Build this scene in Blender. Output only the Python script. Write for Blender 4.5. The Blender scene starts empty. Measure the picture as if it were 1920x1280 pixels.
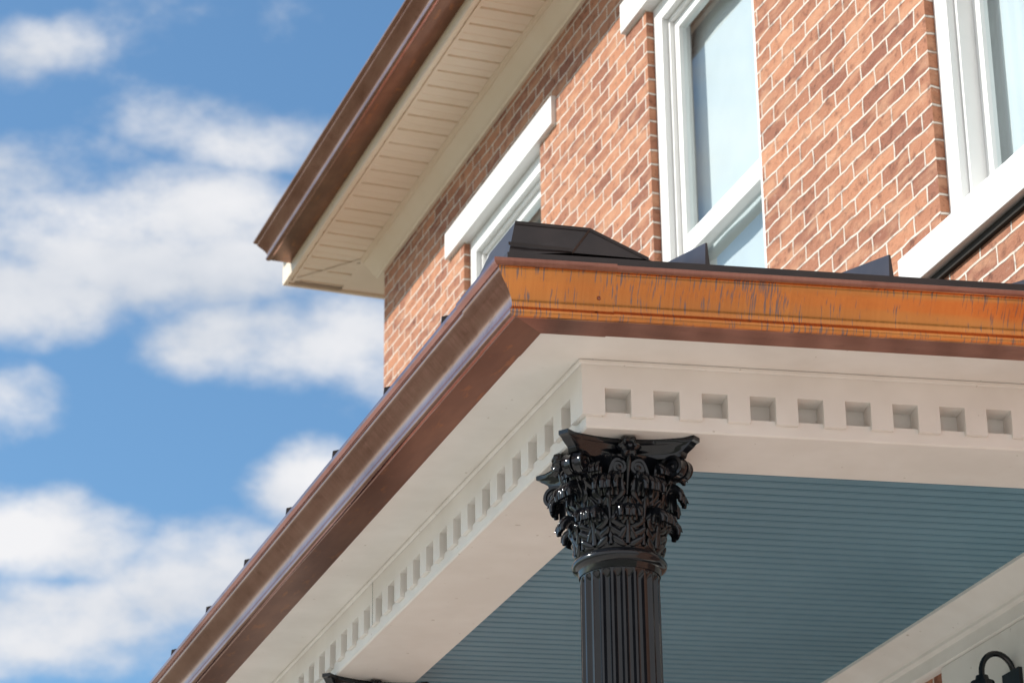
import bpy, math, random
from mathutils import Vector, Matrix
random.seed(7)
sc=bpy.context.scene
sc.view_settings.view_transform='Standard'; sc.view_settings.look='None'; sc.view_settings.exposure=0
FO=Vector((1.557,7.711,4.982))      # top outer corner of the porch frieze (metres, world)
Ad=Vector((-.1754,.9845,0)); Ni=Vector((.9845,.1754,0))
def L(w,a,z=0): return Ni*w+Ad*a+Vector((0,0,z))
def P(w,b,z=0): return Vector(((w-.1754*b)/.9845,b,z))
W=2.12
# ------------------------------------------------------------ materials
M={}
def newmat(name):
    m=bpy.data.materials.new(name); m.use_nodes=True
    nt=m.node_tree; return m,nt,nt.nodes['Principled BSDF']
def N(nt,t,**k):
    n=nt.nodes.new(t)
    for a,b in k.items(): setattr(n,a,b)
    return n
def ramp(nt,src,stops):
    r=N(nt,'ShaderNodeValToRGB'); nt.links.new(src,r.inputs[0])
    e=r.color_ramp.elements
    while len(e)<len(stops): e.new(.5)
    for i,(p,c) in enumerate(stops):
        e[i].position=p; e[i].color=(c[0],c[1],c[2],1) if hasattr(c,'__len__') else (c,c,c,1)
    return r.outputs[0]
def mapped(nt,kind,scale):
    tc=N(nt,'ShaderNodeTexCoord'); mp=N(nt,'ShaderNodeMapping')
    mp.inputs['Scale'].default_value=scale
    nt.links.new(tc.outputs[kind],mp.inputs[0]); return mp.outputs[0]
def noise(nt,vec,scale,detail=2,rough=.55):
    n=N(nt,'ShaderNodeTexNoise'); n.inputs['Scale'].default_value=scale
    n.inputs['Detail'].default_value=detail; n.inputs['Roughness'].default_value=rough
    if vec is not None: nt.links.new(vec,n.inputs['Vector'])
    return n.outputs['Fac']
def mix(nt,f,a,b,mode='MIX'):
    m=N(nt,'ShaderNodeMixRGB',blend_type=mode)
    for i,v in enumerate((f,a,b)):
        if hasattr(v,'is_linked') or hasattr(v,'links'): nt.links.new(v,m.inputs[i])
        elif i==0: m.inputs[0].default_value=v
        else: m.inputs[i].default_value=(v[0],v[1],v[2],1)
    return m.outputs[0]
def bump(nt,b,h,strength,dist):
    n=N(nt,'ShaderNodeBump'); n.inputs['Strength'].default_value=strength; n.inputs['Distance'].default_value=dist
    nt.links.new(h,n.inputs['Height']); nt.links.new(n.outputs[0],b.inputs['Normal'])
def simple(name,c1,c2,scale=6,rough=.5,metal=0,bs=0,bd=.002,bscale=60,detail=3,speck=0):
    m,nt,b=newmat(name); v=mapped(nt,'Object',(1,1,1))
    f=noise(nt,v,scale,detail,.6)
    col=ramp(nt,f,[(.35,c1),(.65,c2)])
    if speck: col=mix(nt,ramp(nt,noise(nt,v,42,1),[(.76,0),(.80,speck)]),col,(.42,.36,.29))
    nt.links.new(col,b.inputs['Base Color'])
    b.inputs['Roughness'].default_value=rough; b.inputs['Metallic'].default_value=metal
    if bs: bump(nt,b,noise(nt,v,bscale,1),bs,bd)
    return m
M['white']=simple('white_trim_paint',(.80,.765,.72),(.87,.84,.80),3.5,.5,speck=.6)
M['win']=simple('window_white_paint',(.84,.84,.83),(.88,.88,.87),3,.4)
M['cream']=simple('cream_soffit_vinyl',(.84,.70,.54),(.88,.75,.60),2,.5)
M['blue']=simple('haint_blue_ceiling_paint',(.13,.265,.35),(.155,.30,.39),1.5,.42)
M['black']=simple('black_gloss_enamel',(.006,.007,.010),(.010,.012,.016),8,.11,bs=.12,bd=.002,bscale=30)
M['roof']=simple('dark_bronze_metal_roof',(.024,.016,.015),(.038,.026,.024),8,.38,metal=0)
M['shingle']=simple('roof_shingle',(.05,.045,.04),(.09,.08,.07),20,.9)
M['curtain']=simple('curtain_cloth',(.62,.67,.68),(.68,.73,.74),2,.9)
M['deck']=simple('grey_deck_paint',(.25,.25,.25),(.3,.3,.3),5,.5)
M['bounce_pave']=simple('concrete_bounce_paving',(.46,.43,.39),(.54,.51,.47),.8,.85)
M['grass']=simple('lawn',(.085,.095,.05),(.14,.13,.08),.5,.95)
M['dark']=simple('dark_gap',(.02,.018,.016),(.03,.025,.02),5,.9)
def copper(name,cols,streak,rough,metal,grain=.4,spot=None,bs_=(2.2,7,1),blotf=.55):
    m,nt,b=newmat(name); lo,mid,hi=cols
    base=ramp(nt,noise(nt,mapped(nt,'UV',bs_),1,3,.6),[(.3,lo),(.5,mid),(.72,hi)])
    fine=noise(nt,mapped(nt,'UV',(110,1.6,1)),1,3,.65)
    base=mix(nt,grain,base,ramp(nt,fine,[(.32,lo),(.68,hi)]))
    if streak:
        s=noise(nt,mapped(nt,'UV',(165,12,1)),1,2,.6)
        area=noise(nt,mapped(nt,'UV',(2.3,3,1)),1,2)
        mm=N(nt,'ShaderNodeMath',operation='MULTIPLY_ADD'); nt.links.new(area,mm.inputs[0]); mm.inputs[1].default_value=.6
        nt.links.new(s,mm.inputs[2])
        base=mix(nt,ramp(nt,mm.outputs[0],[(.86,0),(.93,streak)]),base,(.17,.15,.17))
    blot=ramp(nt,noise(nt,mapped(nt,'UV',(7,22,1)),1,3,.65),[(.58,0),(.66,blotf)])
    base=mix(nt,blot,base,spot or lo)
    nt.links.new(base,b.inputs['Base Color'])
    b.inputs['Metallic'].default_value=metal
    nt.links.new(ramp(nt,fine,[(.3,rough-.03),(.7,rough+.05)]),b.inputs['Roughness'])
    return m
M['cu_b']=copper('copper_bright_weathered',((.47,.165,.055),(.62,.235,.070),(.76,.32,.10)),.8,.20,.97,.22,bs_=(1.5,.8,1),blotf=.18)
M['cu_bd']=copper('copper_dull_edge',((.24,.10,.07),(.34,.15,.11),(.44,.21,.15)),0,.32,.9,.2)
M['cu_a']=copper('copper_brown_patina',((.34,.15,.12),(.48,.235,.20),(.60,.33,.29)),0,.19,.97,.14)
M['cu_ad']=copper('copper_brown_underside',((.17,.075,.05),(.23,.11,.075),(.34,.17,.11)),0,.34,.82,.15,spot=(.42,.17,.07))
def brickmat():
    m,nt,b=newmat('old_orange_brick')
    tc=N(nt,'ShaderNodeTexCoord')
    wob=N(nt,'ShaderNodeTexNoise'); wob.inputs['Scale'].default_value=9; wob.inputs['Detail'].default_value=1; nt.links.new(tc.outputs['UV'],wob.inputs['Vector'])
    wv=N(nt,'ShaderNodeVectorMath',operation='MULTIPLY_ADD'); nt.links.new(wob.outputs['Color'],wv.inputs[0])
    wv.inputs[1].default_value=(.020,.020,0); nt.links.new(tc.outputs['UV'],wv.inputs[2])
    br=N(nt,'ShaderNodeTexBrick'); nt.links.new(wv.outputs[0],br.inputs['Vector'])
    br.inputs['Scale'].default_value=1; br.inputs['Brick Width'].default_value=.245; br.inputs['Row Height'].default_value=.081
    br.inputs['Mortar Size'].default_value=.0066; br.inputs['Mortar Smooth'].default_value=.35; br.inputs['Bias'].default_value=.0
    br.inputs['Color1'].default_value=(.50,.225,.125,1); br.inputs['Color2'].default_value=(.27,.105,.065,1)
    br.inputs['Mortar'].default_value=(.74,.66,.58,1)
    n1=noise(nt,tc.outputs['UV'],17,5,.72)
    mp=N(nt,'ShaderNodeMapping'); mp.inputs['Scale'].default_value=(4.1,12.4,1); nt.links.new(tc.outputs['UV'],mp.inputs[0])
    n2=noise(nt,mp.outputs[0],1,2,.6)
    c=mix(nt,1.0,br.outputs['Color'],ramp(nt,n1,[(.33,(.45,.40,.40)),(.48,(1,1,1))]),'MULTIPLY')
    c=mix(nt,ramp(nt,n2,[(.50,0),(.66,.45)]),c,(.62,.345,.21))
    c=mix(nt,ramp(nt,n1,[(.60,0),(.72,.40)]),c,(.72,.58,.47))
    nt.links.new(c,b.inputs['Base Color']); b.inputs['Roughness'].default_value=.9
    inv=N(nt,'ShaderNodeMath',operation='MULTIPLY_ADD'); nt.links.new(br.outputs['Fac'],inv.inputs[0]); inv.inputs[1].default_value=-1
    nt.links.new(n1,inv.inputs[2])
    bump(nt,b,inv.outputs[0],1.0,.009)
    return m
M['brick']=brickmat()
g,nt,b=newmat('window_glass')
for n in list(nt.nodes):
    if n.type!='OUTPUT_MATERIAL': nt.nodes.remove(n)
out=[n for n in nt.nodes if n.type=='OUTPUT_MATERIAL'][0]
tr=N(nt,'ShaderNodeBsdfTransparent'); tr.inputs[0].default_value=(.90,.94,.95,1)
gl=N(nt,'ShaderNodeBsdfGlossy'); gl.inputs['Roughness'].default_value=.02
fr=N(nt,'ShaderNodeLayerWeight'); pw=N(nt,'ShaderNodeMath',operation='POWER'); nt.links.new(fr.outputs['Facing'],pw.inputs[0]); pw.inputs[1].default_value=3
ms=N(nt,'ShaderNodeMixShader'); nt.links.new(pw.outputs[0],ms.inputs[0]); nt.links.new(tr.outputs[0],ms.inputs[1]); nt.links.new(gl.outputs[0],ms.inputs[2])
fr.inputs['Blend'].default_value=.5
nt.links.new(ms.outputs[0],out.inputs[0]); M['glass']=g
# ------------------------------------------------------------ mesh builder
class MB:
    def __init__(s): s.v=[];s.f=[];s.uv=[];s.m=[];s.mats=[]
    def mi(s,k):
        if k not in s.mats: s.mats.append(k)
        return s.mats.index(k)
    def face(s,pts,mat,uv=None):
        i=len(s.v); s.v+= [Vector(p) for p in pts]; s.f.append(list(range(i,i+len(pts)))); s.m.append(s.mi(mat))
        s.uv.append(uv or [(0,0)]*len(pts))
    def grid(s,rows,mat,uvs=None,closed=False):
        i=len(s.v); n=len(rows[0])
        for r in rows: s.v+=[Vector(p) for p in r]
        for a in range(len(rows)-1):
            for c in range(n if closed else n-1):
                d=(c+1)%n
                s.f.append([i+a*n+c,i+a*n+d,i+(a+1)*n+d,i+(a+1)*n+c]); s.m.append(s.mi(mat(c) if callable(mat) else mat))
                s.uv.append([uvs[a][c],uvs[a][d],uvs[a+1][d],uvs[a+1][c]] if uvs else [(0,0)]*4)
    def box(s,fn,u0,u1,v0,v1,z0,z1,mat):
        p=[fn(u,v,z) for z in (z0,z1) for u,v in ((u0,v0),(u1,v0),(u1,v1),(u0,v1))]
        i=len(s.v); s.v+=p
        for f in ((0,1,2,3),(4,5,6,7),(0,1,5,4),(1,2,6,5),(2,3,7,6),(3,0,4,7)):
            s.f.append([i+k for k in f]); s.m.append(s.mi(mat)); s.uv.append([(p[k].dot(Ad)+p[k].dot(Ni),p[k].z) for k in f])
    def obj(s,name,parent=None,smooth=False,weld=False,bev=0,angle=40):
        me=bpy.data.meshes.new(name); me.from_pydata([tuple(v) for v in s.v],[],s.f)
        ul=me.uv_layers.new(name='UVMap'); k=0
        for pi,u in enumerate(s.uv):
            for q in u: ul.data[k].uv=q; k+=1
        for k in s.mats: me.materials.append(M[k])
        for p,mi in zip(me.polygons,s.m): p.material_index=mi
        import bmesh
        bm=bmesh.new(); bm.from_mesh(me)
        if weld: bmesh.ops.remove_doubles(bm,verts=bm.verts,dist=.0002)
        bmesh.ops.recalc_face_normals(bm,faces=bm.faces)
        bm.to_mesh(me); bm.free()
        if smooth:
            for p in me.polygons: p.use_smooth=True
            me.set_sharp_from_angle(angle=math.radians(angle))
        o=bpy.data.objects.new(name,me); sc.collection.objects.link(o)
        if parent: o.parent=parent
        else: o.location=FO
        if bev:
            md=o.modifiers.new('bevel','BEVEL'); md.width=bev; md.segments=2; md.limit_method='ANGLE'
        return o
def empty(name,loc=None):
    o=bpy.data.objects.new(name,None); sc.collection.objects.link(o); o.location=loc or FO; o.empty_display_size=.3; return o
def sweep(mb,prof,xb,aa,matB,matA,closed=True,caps=True):
    pr=prof+[prof[0]] if closed else prof
    pl=[0]
    for i in range(1,len(pr)): pl.append(pl[-1]+math.dist(pr[i],pr[i-1]))
    B=[Vector((xb,-d,z)) for d,z in pr]; C=[Vector((-.8376*d,-d,z)) for d,z in pr]; A_=[L(-d,aa,z) for d,z in pr]
    uB=[(p.x,q) for p,q in zip(B,pl)]; uC=[(p.x,q) for p,q in zip(C,pl)]
    mb.grid([B,C],matB,[uB,uC])
    uC2=[(p.dot(Ad)+20,q) for p,q in zip(C,pl)]; uA=[(aa+20,q) for q in pl]
    mb.grid([C,A_],matA,[uC2,uA])
    if caps and closed:
        mb.face(B[:-1],matB(0) if callable(matB) else matB); mb.face(A_[:-1],matA(0) if callable(matA) else matA)
def sweepA(mb,prof,a0,a1,w0,mat,closed=True):
    pr=prof+[prof[0]] if closed else prof
    pl=[0]
    for i in range(1,len(pr)): pl.append(pl[-1]+math.dist(pr[i],pr[i-1]))
    R=[[L(w0-d,a,z) for d,z in pr] for a in (a0,a1)]
    mb.grid(R,mat,[[(a,q) for q in pl] for a in (a0,a1)])
    if closed:
        for r in R: mb.face(r[:-1],mat(0) if callable(mat) else mat)
# ------------------------------------------------------------ porch
porch=empty('porch')
AL=8.7; RD=-.080
mb=MB()   # beam: backing behind the dentils, then the lower band set back a little
sweep(mb,[(RD,0),(RD,-.156),(-.017,-.156),(-.016,-.158),(-.016,-.203),(-.021,-.208),(-.334,-.208),(-.34,-.202),(-.34,0)],2.1,AL,'white','white')
mb.obj('beam',porch)
mb=MB()   # dentil board, blocks open at the bottom
RB=RD+.0005; TB=-.172; TU=-.1555; NT=-.084
sweep(mb,[(0,0),(RB,0),(RB,NT),(0,NT)],2.1,AL,'white','white')
sweep(mb,[(0,NT),(-.0155,NT),(-.0155,TB),(0,TB)],.07,.10,'white','white')
sweep(mb,[(-.0155,NT),(RB,NT),(RB,TU),(-.0155,TU)],.07,.10,'white','white')
X2=lambda x,d,z: Vector((x,-d,z)); A2=lambda a,w,z:L(w,a,z)
for i in range(14):
    x0=.07+.15*i+.081; x1=min(x0+.069,2.1); mb.box(X2,x0,x1,0,-.0155,TB,NT,'white'); mb.box(X2,x0,x1,-.0155,RB,TU,NT,'white')
n=0
while .10+.148*n+.148<AL:
    a0=.10+.148*n+.079; mb.box(A2,a0,a0+.069,0,.0155,TB,NT,'white'); mb.box(A2,a0,a0+.069,.0155,-RB,TU,NT,'white'); n+=1
mb.obj('dentil_frieze',porch,weld=True)
mb=MB()
for aj in (2.14,5.10): mb.box(A2,aj,aj+.0016,-.0008,.001,TB,-.002,'dark')
mb.obj('board_joints',porch)
mb=MB()
sweep(mb,[(-.07,.004),(.188,.004),(.188,.17),(.17,.17),(.17,.03),(-.07,.03)],2.1,AL,'white','white')
sweep(mb,[(.001,.002),(.010,.002),(.010,-.006),(.001,-.010)],2.1,AL,'white','white')
mb.obj('eave_soffit',porch)
mb=MB(); prof=[]; bb=.3
while bb<8.8:
    prof+=[(bb,-.13),(bb+.040,-.13),(bb+.0425,-.123),(bb+.046,-.123),(bb+.0475,-.131),(bb+.052,-.131),(bb+.0535,-.123),(bb+.057,-.123)]; bb+=.06
mb.grid([[P(.33,b,z) for b,z in prof],[P(2.0,b,z) for b,z in prof]],'blue')
mb.obj('beadboard_ceiling',porch)
mb=MB()
sweepA(mb,[(0,-.12),(.17,-.12),(.17,-.142),(.160,-.146),(.150,-.150),(.130,-.156),(.105,-.168),(.085,-.182),(.072,-.192),(.060,-.194),(.060,-.206),(.05,-.212),(.04,-.214),(.04,-.262),(.03,-.27),(0,-.27)],-.3,8.6,W,'white')
mb.obj('wall_crown_moulding',porch,smooth=True)
# roof
SL=.34
def RZ(s): return .19+SL*s
mb=MB()
C0=P(-.33,-.33,RZ(0)); e_far=L(-.33,AL+.2,RZ(0)); t_far=L(W,AL+.2,RZ(2.45)); hip=P(W,W,RZ(2.45)); e_r=P(W,-.33,RZ(0))
mb.face([C0,e_far,t_far,hip],'roof'); mb.face([C0,hip,e_r],'roof')
sweep(mb,[(.33,.190),(.336,.188),(.336,.150),(.326,.150),(.20,.16),(.20,.183)],2.2,AL+.2,'roof','roof')
def seam(p,q,side,h=.056,t=.007):
    up=Vector((0,0,h)); dr=(q-p).normalized()*.02
    a,b_,c,d=p-side*t,p+side*t,q+side*t,q-side*t
    i=len(mb.v); mb.v+=[a,b_,c,d,a+up+side*t*.6+dr*.3,b_+up-side*t*.6+dr*.3,c+up-side*t*.6,d+up+side*t*.6]
    for f in ((0,1,5,4),(1,2,6,5),(2,3,7,6),(3,0,4,7),(4,5,6,7)): mb.f.append([i+k for k in f]); mb.m.append(mb.mi('roof')); mb.uv.append([(0,0)]*4)
a=.363
while a<AL:
    s=min(2.45,(a+.277)/.8376); seam(L(-.33,a,RZ(0)),L(-.33+s,a,RZ(s)),Ad,.064,.008); a+=.605
for x in (.322,.888,1.454,2.02):
    s=(x+.276)/.8376; s=min(s,((2.12-.9845*x)/.1754)+.33 if x>1.9 else 9)
    seam(Vector((x,-.33,RZ(0))),Vector((x,-.33+s,RZ(s))),Vector((1,0,0)),.072)
v0=C0+Vector((-.002,-.006,-.01)); t0=C0+Vector((.022,.015,.105))
t1=t0+Vector((.225,0,-.008)); m1=v0+Vector((.19,0,.018)); t2=v0+Vector((.42,.0,.012))
t1a=t0+Ad*.225; m1a=v0+Ad*.19; t2a=v0+Ad*.42; h=P(.55,.55,RZ(.88)+.07); h2=P(W-.02,W-.02,RZ(2.43)+.07)
for f in ([v0,m1,t1,t0],[m1,t2,t1],[t0,t1,h],[t1,t2,h],[v0,t0,t1a,m1a],[m1a,t1a,t2a],[t0,h,t1a],[t1a,h,t2a]): mb.face(f,'roof')
for p,q in ((t0,t1),(t1,t2),(t1,m1),(v0+Vector((0,0,.035)),m1+Vector((0,0,.008)))):
    d_=Vector((0,-.005,.004)); mb.face([p,q,q+d_,p+d_],'roof'); mb.face([p+d_,q+d_,q+Vector((0,-.003,-.006)),p+Vector((0,-.003,-.006))],'roof')
sd=Vector((1,-.8376,0)).normalized()*.06
mb.grid([[h-sd-Vector((0,0,.07)),h-sd,h+sd,h+sd-Vector((0,0,.07))],[h2-sd-Vector((0,0,.07)),h2-sd,h2+sd,h2+sd-Vector((0,0,.07))]],'roof')
mb.obj('standing_seam_roof',porch)
mb=MB()
mb.face([P(-.1,-.1,-4.08),P(W,-.1,-4.08),L(W,AL,-4.08),L(-.1,AL,-4.08)],'deck')
sweep(mb,[(.1,-4.084),(.1,-4.98),(.06,-4.98),(.06,-4.084)],2.1,AL,'white','white')
mb.obj('porch_floor',porch)
# ------------------------------------------------------------ gutters
GP=[(.19,.001),(.296,.001),(.301,-.003),(.308,-.006),(.317,-.005),(.323,.001),(.325,.009),(.323,.016),(.319,.020),(.316,.024),(.3155,.032),(.317,.042),(.321,.053),(.328,.066),(.338,.078),(.349,.089),(.358,.098),(.366,.106),(.371,.114),(.372,.121),(.384,.122),(.390,.126),(.392,.132),(.390,.140),(.383,.144),(.374,.143),(.368,.136),(.364,.12),(.30,.03),(.29,.015),(.20,.015),(.20,.15),(.19,.15)]
def gprof(sd=1,sz=1,d0=.19,zo=0): return [(d0+(d-.19)*sd,zo+z*sz) for d,z in GP]
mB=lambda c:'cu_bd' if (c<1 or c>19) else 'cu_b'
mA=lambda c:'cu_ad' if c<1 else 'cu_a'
mb=MB(); sweep(mb,gprof(),2.1,AL+.1,mB,mA)
sleeve=[(d+(.0028 if d>.25 else 0),z+(.0028 if z>.1 else -.0028)) for d,z in gprof()[:26]]
sweep(mb,sleeve,.035,.02,mB,mA,closed=False)
pt=Vector((-.01,-.330,.058))
R=[[pt+Vector((r*math.cos(t),-q,r*math.sin(t))) for t in [j*math.pi/4 for j in range(8)]] for r,q in ((.006,0),(.005,.004),(.001,.006))]
mb.grid(R,'cu_bd',closed=True)
mb.obj('copper_gutter',None,smooth=True,angle=35)
mb=MB(); sweepA(mb,gprof(1.33,.86,0,4.745),-4,9.33,1.60,mA)
mb.obj('copper_gutter',None,smooth=True,angle=35)
# ------------------------------------------------------------ house
house=empty('brick_house')
ZB=-4.982; ZT=4.70; a_lo=-4.0; a_hi=8.89
wins=[(5.94,7.27),(3.08,4.36),(.21,1.49),(-2.9,-1.6)]
wz0,wz1=1.435,4.047
mb=MB()
ac=sorted([a_lo,a_hi]+[v for w_ in wins for v in w_]); zc=[ZB,wz0,wz1,ZT]
for i in range(len(ac)-1):
    for j in range(3):
        if j==1 and any(abs(ac[i]-w_[0])<1e-6 for w_ in wins): continue
        q=[(ac[i],zc[j]),(ac[i+1],zc[j]),(ac[i+1],zc[j+1]),(ac[i],zc[j+1])]
        mb.face([L(W,a,z) for a,z in q],'brick',q)
for a0,a1 in wins:
    for a,o_ in ((a0,0),(a1,.11)):
        q=[(W,wz0),(W+.2,wz0),(W+.2,wz1),(W,wz1)]
        mb.face([L(w,a,z) for w,z in q],'brick',[(w+o_,z) for w,z in q])
    for z in (wz0,wz1): mb.face([L(W,a0,z),L(W,a1,z),L(W+.2,a1,z),L(W+.2,a0,z)],'brick',[(a0,0),(a1,0),(a1,.2),(a0,.2)])
for a in (a_lo,a_hi):
    mb.face([L(W,a,ZB),L(W+7,a,ZB),L(W+7,a,ZT),L(W,a,ZT)],'brick',[(0,ZB),(7,ZB),(7,ZT),(0,ZT)])
mb.face([L(W+7,a_lo,ZB),L(W+7,a_hi,ZB),L(W+7,a_hi,ZT),L(W+7,a_lo,ZT)],'brick',[(0,ZB),(7,ZB),(7,ZT),(0,ZT)])
mb.obj('brick_walls',house)
LB=lambda w,a,z:L(w,a,z)
for k,(a0,a1) in enumerate(wins):
    mb=MB()
    mb.box(LB,W-.03,W+.1,a0-.26,a1+.28,wz1-.004,wz1+.175,'win')
    mb.box(LB,W-.055,W+.12,a0-.26,a1+.28,wz0-.150,wz0+.002,'win')
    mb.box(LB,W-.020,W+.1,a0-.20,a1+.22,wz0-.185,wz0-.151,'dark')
    def ring(ins,size,wf,wb,z0,z1,bot=None):
        A0,A1=a0+ins,a1-ins; bt=bot or size
        mb.box(LB,wf,wb,A0,A0+size,z0,z1,'win'); mb.box(LB,wf,wb,A1-size,A1,z0,z1,'win')
        mb.box(LB,wf,wb,A0+size,A1-size,z1-size,z1,'win'); mb.box(LB,wf,wb,A0+size,A1-size,z0,z0+bt,'win')
    ring(.001,.105,W+.040,W+.19,wz0+.004,wz1-.006)
    ring(.106,.022,W+.075,W+.188,wz0+.109,wz1-.111)
    zr=2.60
    ring(.128,.055,W+.100,W+.145,zr-.03,wz1-.133)
    ring(.128,.055,W+.147,W+.187,wz0+.131,zr+.045,.08)
    mb.box(LB,W+.092,W+.1465,a0+.184,a1-.184,zr-.035,zr+.075,'win')
    mb.obj('window_frame_%d'%(k+1),house,bev=.004)
    mb=MB()
    mb.face([L(W+.122,a,z) for a,z in ((a0+.175,zr+.02),(a1-.175,zr+.02),(a1-.175,wz1-.18),(a0+.175,wz1-.18))],'glass')
    mb.face([L(W+.167,a,z) for a,z in ((a0+.175,wz0+.18),(a1-.175,wz0+.18),(a1-.175,zr),(a0+.175,zr))],'glass')
    mb.obj('window_glass_%d'%(k+1),house)
    mb=MB(); rows=[[],[]]; nn=110
    for i in range(nn+1):
        a=a0-.1+(a1-a0+.7)*i/nn; d=(.008*math.sin(i*.5)+.005*math.sin(i*1.3+1)) if k>=2 else .003*math.sin(i*.2)
        rows[0].append(L(W+.222+d,a,wz0-.1)); rows[1].append(L(W+.222+d,a,wz1+.35))
    mb.grid(rows,'curtain'); mb.obj('curtain_%d'%(k+1),house,smooth=True,angle=180)
mb=MB(); zS=4.685; prof=[]; a=a_lo-.6
while a<9.5:
    for s_,z in ((0,zS),(.084,zS),(.090,zS+.004),(.094,zS),(.160,zS),(.166,zS+.018),(.180,zS+.018),(.184,zS)):
        if a+s_<9.50: prof.append((a+s_,z))
    a+=.19
mb.grid([[L(1.613,a,z) for a,z in prof],[L(2.0,a,z) for a,z in prof]],'cream')
mb.face([L(2.0,8.9,zS),L(9.5,8.9,zS),L(9.5,9.5,zS),L(2.0,9.5,zS)],'cream')
mb.obj('upper_soffit',house)
mb=MB()
sweepA(mb,[(0,4.70),(0,4.56),(.02,4.56),(.024,4.578),(.034,4.582),(.044,4.59),(.056,4.604),(.074,4.626),(.094,4.646),(.104,4.652),(.112,4.655),(.112,4.668),(.122,4.670),(.122,4.70)],a_lo-.5,a_hi+.12,W,'cream')
mb.obj('upper_frieze_moulding',house,smooth=True)
mb=MB()
mb.box(LB,1.594,1.622,a_lo-.6,9.52,4.664,4.88,'cream')
mb.box(LB,1.622,9.5,9.495,9.52,4.664,4.88,'cream')
mb.box(LB,1.64,1.66,a_lo-.6,9.48,4.676,4.69,'cream')
p,q=L(1.63,9.48,zS-.006),L(2.01,8.98,zS-.006); s_=(q-p).cross(Vector((0,0,1))).normalized()*.016
mb.face([p-s_,p+s_,q+s_,q-s_],'cream'); mb.box(LB,1.985,2.012,a_lo-.5,8.99,4.676,4.70,'cream')
mb.obj('upper_fascia',house)
mb=MB()
r0,r1=L(1.50,a_lo-.6,4.86),L(1.50,9.53,4.86); r2,r3=L(9.6,9.53,4.86),L(9.6,a_lo-.6,4.86)
k0,k1=L(5.6,a_lo+3.4,6.9),L(5.6,5.5,6.9)
for f in ([r0,r1,k1,k0],[r1,r2,k1],[r2,r3,k0,k1],[r3,r0,k0]): mb.face(f,'shingle')
mb.obj('upper_roof',house)
mb=MB()
mb.box(LB,W-.035,W+.02,.1,1.70,-3.9,-.272,'white')
mb.box(LB,W-.045,W-.033,.45,1.35,-4.05,-1.4,'dark')
mb.obj('door_surround',house,bev=.004)
# ------------------------------------------------------------ wall lamp
mb=MB()
def tube(mb,pts,r,mat,n=10,up=Vector((0,0,1)),flat=1.0):
    rows=[]
    for i,p in enumerate(pts):
        t=(pts[min(i+1,len(pts)-1)]-pts[max(i-1,0)]).normalized()
        s_=t.cross(up if abs(t.dot(up))<.99 else Ad).normalized(); u_=s_.cross(t)
        rr=r[i] if hasattr(r,'__len__') else r
        rows.append([p+s_*rr*math.cos(2*math.pi*k/n)+u_*rr*flat*math.sin(2*math.pi*k/n) for k in range(n)])
    mb.grid(rows,mat,closed=True)
def revolve(mb,c,prof,mat,n=24):
    mb.grid([[c+Vector((r*math.cos(2*math.pi*k/n),r*math.sin(2*math.pi*k/n),z)) for k in range(n)] for r,z in prof],mat,closed=True)
la=1.17
arc=[L(2.02+.065*math.cos(t),la,-.455+.075*math.sin(t)) for t in [math.pi*j/14 for j in range(15)]]
tube(mb,[L(W-.036,la,-.50),L(2.10,la,-.50),L(2.09,la,-.485)]+arc+[L(1.955,la,-.50)],.011,'black',up=Ad)
c=L(1.955,la,0)
revolve(mb,c,[(.001,-.465),(.022,-.468),(.026,-.485),(.042,-.49),(.045,-.50),(.045,-.60),(.05,-.61),(.10,-.64),(.16,-.72),(.17,-.75),(.165,-.75),(.10,-.66),(.001,-.64)],'black')
mb.box(LB,W-.05,W-.034,la-.06,la+.06,-.58,-.44,'black')
mb.obj('wall_lamp',None,smooth=True)
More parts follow.
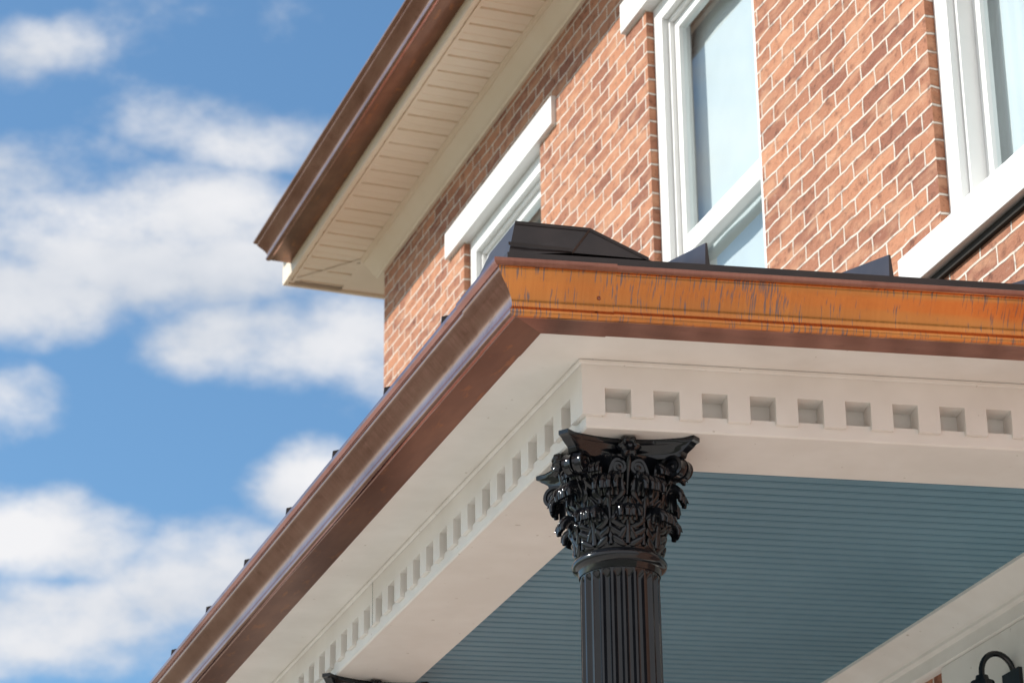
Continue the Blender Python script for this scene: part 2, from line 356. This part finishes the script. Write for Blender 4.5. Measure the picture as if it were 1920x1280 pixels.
# ------------------------------------------------------------ Corinthian column
def build_column():
    mb=MB(); H=.218
    def outline(s):
        pts=[]
        for q in range(4):
            c_,s_=math.cos(q*math.pi/2),math.sin(q*math.pi/2)
            for i in range(17):
                t=-1+2*i/16; x=t*(H-.024); y=-(H-.012)+.050*(1-t*t)
                if abs(t)==1: y=-(H)
                x*=s; y*=s
                pts.append((x*c_-y*s_,x*s_+y*c_))
        return pts
    rows=[]
    for z,s in ((0,.1),(0,1),(-.013,1.0),(-.016,.975),(-.018,.955),(-.026,.93),(-.035,.88),(-.041,.85),(-.043,.85),(-.056,.83),(-.057,.1)):
        rows.append([Vector((x,y,z)) for x,y in outline(s)])
    mb.grid(rows,'black',closed=True)
    n=48
    revolve(mb,Vector(),[(.116,-.332),(.116,-.30),(.116,-.25),(.120,-.18),(.130,-.12),(.144,-.085),(.164,-.066),(.174,-.056),(.165,-.05)],'black',n)
    pr=[(.118,-.326),(.128,-.327),(.131,-.331),(.128,-.336),(.132,-.340),(.141,-.346),(.146,-.356),(.143,-.367),(.134,-.374),(.128,-.377),(.126,-.387),(.124,-.395)]
    revolve(mb,Vector(),pr,'black',n)
    NF=22; m=10; rows=[]
    for z,fl in [(-.393,0),(-.400,0),(-.404,.35),(-.410,.7),(-.418,.93),(-.428,1),(-3.60,1),(-3.62,0),(-3.64,0)]:
        r0=.121+.012*(-z-.43)/3.2; row=[]
        for i in range(NF*m):
            ph=(i%m)/m
            dd=0 if ph<.22 else .0145*math.sqrt(max(0,1-((ph-.61)/.39)**2))*fl
            th=2*math.pi*i/(NF*m); row.append(Vector(((r0-dd)*math.cos(th),(r0-dd)*math.sin(th),z)))
        rows.append(row)
    mb.grid(rows,'black',closed=True)
    revolve(mb,Vector(),[(.133,-3.64),(.15,-3.66),(.155,-3.69),(.14,-3.72),(.15,-3.74),(.175,-3.77),(.175,-3.80),(.18,-3.81)],'black',n)
    mb.box(lambda x,y,z:Vector((x,y,z)),-.2,.2,-.2,.2,-3.872,-3.81,'black')
    # acanthus leaf: backing + midrib + paired fingers that splay and roll over at the tip
    def leaf(th,z0,h,wd,r0,curl,flare,lev,fr=.0105):
        def C(u):
            if u<.66: s=u/.66; return r0+.004+flare*s*s, z0+h*s
            s=(u-.66)/.34; ph=s*math.radians(200); cx=r0+.004+flare+curl
            return cx-curl*math.cos(ph), z0+h+curl*1.1*math.sin(ph)
        def pt(u,lat,out):
            u=min(1,max(0,u)); r,z=C(u)
            if u>=.66:
                s=(u-.66)/.34; ph=s*math.radians(200); ox,oz=-math.cos(ph),math.sin(ph)
                r2=r+out*(ox if ph>1.2 else max(ox,1-ph)); z2=z+out*oz
            else: r2,z2=r+out,z
            ang=th+lat/r0*(.85 if u<.66 else .75)
            return Vector((r2*math.cos(ang),r2*math.sin(ang),z2))
        env=lambda u: wd*(.74+.36*math.sin(math.pi*min(1,u*1.05)))*(1-.40*max(0,(u-.6)/.4)**1.5)
        NU,NV=24,9
        rows=[[pt(i/NU,(-1+2*j/(NV-1))*env(i/NU)*.85,-.002-.006*abs(-1+2*j/(NV-1))) for j in range(NV)] for i in range(NU+1)]
        mb.grid(rows,'black')
        up=Vector((math.cos(th),math.sin(th),0)); sv=Vector((-up.y,up.x,0))
        tube(mb,[pt(i/16,0,.007) for i in range(17)],[.0085-.0035*i/16 for i in range(17)],'black',8,up=sv)
        for k in range(lev):
            u0=-.04+.72*k/(lev-1)
            for sg in (-1,1):
                pts=[];rad=[]
                for i in range(9):
                    s=i/8; u=u0+.27*s**1.2; lt=sg*env(min(1,max(0,u)))*(.12+.92*math.sin(s*1.45))
                    pts.append(pt(u,lt,.003+.014*s**2.2)+Vector((0,0,-.006*s**3))); rad.append(fr*(.40+.80*math.sin(math.pi*min(1,s*.84+.1)))*(1 if i<8 else .35))
                tube(mb,pts,rad,'black',8,up=up,flat=.7)
        for lt in (-.62,-.2,.2,.62):
            pts=[pt(.60+.40*i/9,lt*env(.8)*(1+.15*i/8),.004) for i in range(10)]
            tube(mb,pts,[fr*(.65+.55*math.sin(math.pi*min(1,i/9*.8+.15))) for i in range(10)],'black',8,up=sv)
    for k in range(8):
        leaf(k*math.pi/4,-.326,.080,.046,.121,.021,.012,4)
        leaf((k+.5)*math.pi/4,-.326,.165,.045,.118,.027,.024,5)
    for k in range(4):
        for sg in (-1,1):
            leaf(math.pi/4+k*math.pi/2+sg*.20,-.20,.088,.028,.132,.016,.040,3,.008)
            leaf(k*math.pi/2+sg*.24,-.20,.074,.022,.128,.011,.016,3,.007)
    def ribbon(pts,side,hw,t):
        rows=[]
        for i,p in enumerate(pts):
            tt=(pts[min(i+1,len(pts)-1)]-pts[max(i-1,0)]).normalized(); nn=tt.cross(side).normalized(); k=hw
            rows.append([p+side*k+nn*t,p+side*k*.5+nn*t*.35,p-side*k*.5+nn*t*.35,p-side*k+nn*t,p-side*k-nn*t,p+side*k-nn*t])
        mb.grid(rows,'black',closed=True); mb.face(rows[0],'black'); mb.face(rows[-1],'black')
    def vol(e,side,c0,stem0,R,turns,hw,t,org=Vector()):
        f=lambda a,z: org+e*a+Vector((0,0,z))
        a0=math.radians(110); sp=[]; nS=int(22*turns)
        for i in range(nS+1):
            s=i/nS; an=a0-turns*2*math.pi*s; r=R*(1-.84*s**.8); sp.append((c0[0]+r*math.cos(an),c0[1]+r*math.sin(an)))
        s0=sp[0]; st=[]
        for i in range(10):
            s=i/10; cx,cz=stem0[0]+(s0[0]-stem0[0])*.15,s0[1]-.01
            st.append(((1-s)**2*stem0[0]+2*s*(1-s)*cx+s*s*s0[0],(1-s)**2*stem0[1]+2*s*(1-s)*cz+s*s*s0[1]))
        ribbon([f(*q) for q in st+sp],side,hw,t)
        c=f(*c0)
        rows=[[c+side*w_+e*r*math.cos(q*math.pi/5)+Vector((0,0,r*math.sin(q*math.pi/5))) for q in range(10)] for w_,r in ((-hw-.004,.001),(-hw-.001,.008),(hw+.001,.008),(hw+.004,.001))]
        mb.grid(rows,'black',closed=True)
        rows=[[c+side*w_+e*r*math.cos(q*math.pi/8)+Vector((0,0,r*math.sin(q*math.pi/8))) for q in range(16)] for w_,r in ((-hw*.55,.001),(-hw*.55,R*.86),(hw*.55,R*.86),(hw*.55,.001))]
        mb.grid(rows,'black',closed=True)
    for k in range(4):
        th=math.pi/4+k*math.pi/2
        for sg in (-1,1):
            t2_=th+sg*.075; e=Vector((math.cos(t2_),math.sin(t2_),0)); s_=Vector((-e.y,e.x,0))
            vol(e,s_,(.222,-.092),(.128,-.21),.036,1.9,.015,.0048)
        tf=k*math.pi/2; e=Vector((math.cos(tf),math.sin(tf),0)); s_=Vector((-e.y,e.x,0))
        for sg in (-1,1):
            vol(s_*-sg,e,(-.030,-.096),(-.066,-.19),.025,1.7,.010,.004,org=e*.160)
        c=e*.186+Vector((0,0,-.036)); NA=40; rows=[]
        for r,d in ((.0,.018),(.006,.017),(.010,.007),(.018,.014),(.028,.011),(.034,-.004),(.03,-.016)):
            rows.append([c+e*(d+(.003*math.cos(6*2*math.pi*q/NA) if r>.015 else 0))+ (s_*math.cos(2*math.pi*q/NA)+Vector((0,0,math.sin(2*math.pi*q/NA))))*(r*(1+.16*math.cos(6*2*math.pi*q/NA)) if r>.012 else r) for q in range(NA)])
        mb.grid(rows,'black',closed=True)
        tube(mb,[e*.135+Vector((0,0,-.17)),e*.155+Vector((0,0,-.12)),e*.172+Vector((0,0,-.085)),e*.18+Vector((0,0,-.06))],[.006,.007,.009,.006],'black',8,up=s_)
    return mb
colmb=build_column()
col=colmb.obj('corinthian_column',None,smooth=True,angle=50)
col.location=FO+Vector((.154,.25,-.2085))
for a in (2.86,5.5,8.1):
    c2=bpy.data.objects.new('corinthian_column',col.data); sc.collection.objects.link(c2)
    c2.location=FO+L(.18,a,-.2085); c2.rotation_euler=(0,0,math.atan2(Ad.y,Ad.x)-math.pi/2)
# ------------------------------------------------------------ ground
def sheet(name,x0,x1,y0,y1,z,mat):
    mb=MB(); mb.face([Vector((x0,y0,z)),Vector((x1,y0,z)),Vector((x1,y1,z)),Vector((x0,y1,z))],mat)
    o=mb.obj(name); o.location=(0,0,0); return o
sheet('ground',-600,600,-600,600,0,'grass')
sheet('bounce_pavement',-6.5,14,-18,24,.004,'bounce_pave')  # unseen pale paving sheet, added to bounce sunlight up onto the porch
# ------------------------------------------------------------ sky
sun_v=Vector((-1.0455,.1692,.80)).normalized()
el=math.asin(sun_v.z); rot=math.atan2(sun_v.x,sun_v.y)
w=bpy.data.worlds.new('World'); sc.world=w; w.use_nodes=True; nt=w.node_tree
bg=nt.nodes['Background']; ST=.15; bg.inputs[1].default_value=ST
sky=N(nt,'ShaderNodeTexSky',sky_type='NISHITA'); sky.sun_disc=False; sky.sun_elevation=el; sky.sun_rotation=rot
tc=N(nt,'ShaderNodeTexCoord'); sep=N(nt,'ShaderNodeSeparateXYZ'); nt.links.new(tc.outputs['Generated'],sep.inputs[0])
def mth(op,a,b=None,c=None,clamp=False):
    n=N(nt,'ShaderNodeMath',operation=op); n.use_clamp=clamp
    for i,v in enumerate((a,b,c)):
        if v is None: continue
        if isinstance(v,(int,float)): n.inputs[i].default_value=v
        else: nt.links.new(v,n.inputs[i])
    return n.outputs[0]
az=mth('MULTIPLY',mth('ARCTAN2',sep.outputs[0],sep.outputs[1]),57.2958)
ele=mth('MULTIPLY',mth('ARCSINE',sep.outputs[2]),57.2958)
def wn(scale,detail=3,r=.55,zs=1.6):
    n=N(nt,'ShaderNodeTexNoise'); n.inputs['Scale'].default_value=scale; n.inputs['Detail'].default_value=detail; n.inputs['Roughness'].default_value=r
    mp=N(nt,'ShaderNodeMapping'); mp.inputs['Scale'].default_value=(1,1,zs); nt.links.new(tc.outputs['Generated'],mp.inputs[0]); nt.links.new(mp.outputs[0],n.inputs['Vector'])
    return n
w1=wn(16,6,.56,1.6)
blobs=[(1.4,25.5,4.0,1.5,1.2),(-.8,24.4,2.7,1.0,1.15),(4.85,23.7,2.9,1.0,1.2),(3.6,25.3,2.4,1.2,1.15),(-.1,26.8,1.9,.8,.75),(3.6,27.9,2.6,.6,.5),(-1.1,29.3,1.0,.6,.3),
(0,19.6,2.4,.9,1.0),(3.1,18.8,1.8,1.3,.9),(.25,17.9,2.7,.9,.75),(5.4,20.9,1.3,.8,.75),(-1.2,22.2,1.1,.7,.6),(7.2,22.9,1.4,.8,.5)]
tot=None
for a_,e_,ra,re_,s in blobs:
    dx=mth('MULTIPLY_ADD',az,1/ra,-a_/ra); dy=mth('MULTIPLY_ADD',ele,1/re_,-e_/re_)
    q=mth('MULTIPLY_ADD',dx,dx,mth('MULTIPLY',dy,dy))
    v=mth('MULTIPLY_ADD',q,-s,1.25*s)
    tot=v if tot is None else mth('MAXIMUM',tot,v)
tot=mth('MAXIMUM',tot,-.62)
gen=wn(2.2,3)
genv=mth('MULTIPLY_ADD',gen.outputs['Fac'],6,-2.5)
dx=mth('MULTIPLY_ADD',az,1/14,-3/14); dy=mth('MULTIPLY_ADD',ele,1/12,-2)
farw=mth('SUBTRACT',mth('MULTIPLY_ADD',dx,dx,mth('MULTIPLY',dy,dy)),1.0,clamp=True)
tot=mth('MULTIPLY_ADD',farw,genv,tot)
fill_bank=mth('MULTIPLY_ADD',sep.outputs[1],-3.2,-.6,clamp=True)  # unseen cloud bank behind camera, added to light the front gutter and frieze
tot=mth('MULTIPLY_ADD',fill_bank,3.0,tot)
dens=mth('ADD',tot,mth('MULTIPLY_ADD',w1.outputs['Fac'],5.4,-2.7))
mr=N(nt,'ShaderNodeMapRange',interpolation_type='SMOOTHSTEP'); nt.links.new(dens,mr.inputs[0])
mr.inputs[1].default_value=-.50; mr.inputs[2].default_value=1.25
cf=mr.outputs[0]
shade=N(nt,'ShaderNodeValToRGB')
w3=wn(9,3,.5,2.2)
nt.links.new(mth('MULTIPLY_ADD',dens,.10,mth('MULTIPLY_ADD',w3.outputs['Fac'],.9,-.15)),shade.inputs[0])
e=shade.color_ramp.elements; k=1/ST
e[0].position=.25; e[0].color=(.60*k,.65*k,.73*k,1); e[1].position=.55; e[1].color=(.90*k,.90*k,.92*k,1)
skyc=mix(nt,1.0,sky.outputs[0],(.72,1.0,1.13),'MULTIPLY')
final=mix(nt,cf,skyc,shade.outputs[0]); nt.links.new(final,bg.inputs[0])
sl=bpy.data.lights.new('sun','SUN'); sl.energy=5; sl.angle=math.radians(.5); sl.color=(1,.95,.87)
so=bpy.data.objects.new('sun',sl); sc.collection.objects.link(so); so.rotation_euler=sun_v.to_track_quat('Z','Y').to_euler()
# ------------------------------------------------------------ camera
cd=bpy.data.cameras.new('camera'); cam=bpy.data.objects.new('camera',cd); sc.collection.objects.link(cam); sc.camera=cam
cd.sensor_width=36; cd.lens=5300/1920*36; cd.clip_end=3000; cd.clip_start=.1
x=Vector((.9859,-.1670,-.0110)); u=-Vector((.0572,.3977,-.9157)); z=-Vector((.1573,.9022,.4017))
z.normalize(); x=(x-z*x.dot(z)).normalized(); u=z.cross(x)
cam.matrix_world=Matrix(((x.x,u.x,z.x,0),(x.y,u.y,z.y,0),(x.z,u.z,z.z,1.6),(0,0,0,1)))
cd.dof.use_dof=True; cd.dof.focus_distance=8.6; cd.dof.aperture_fstop=8
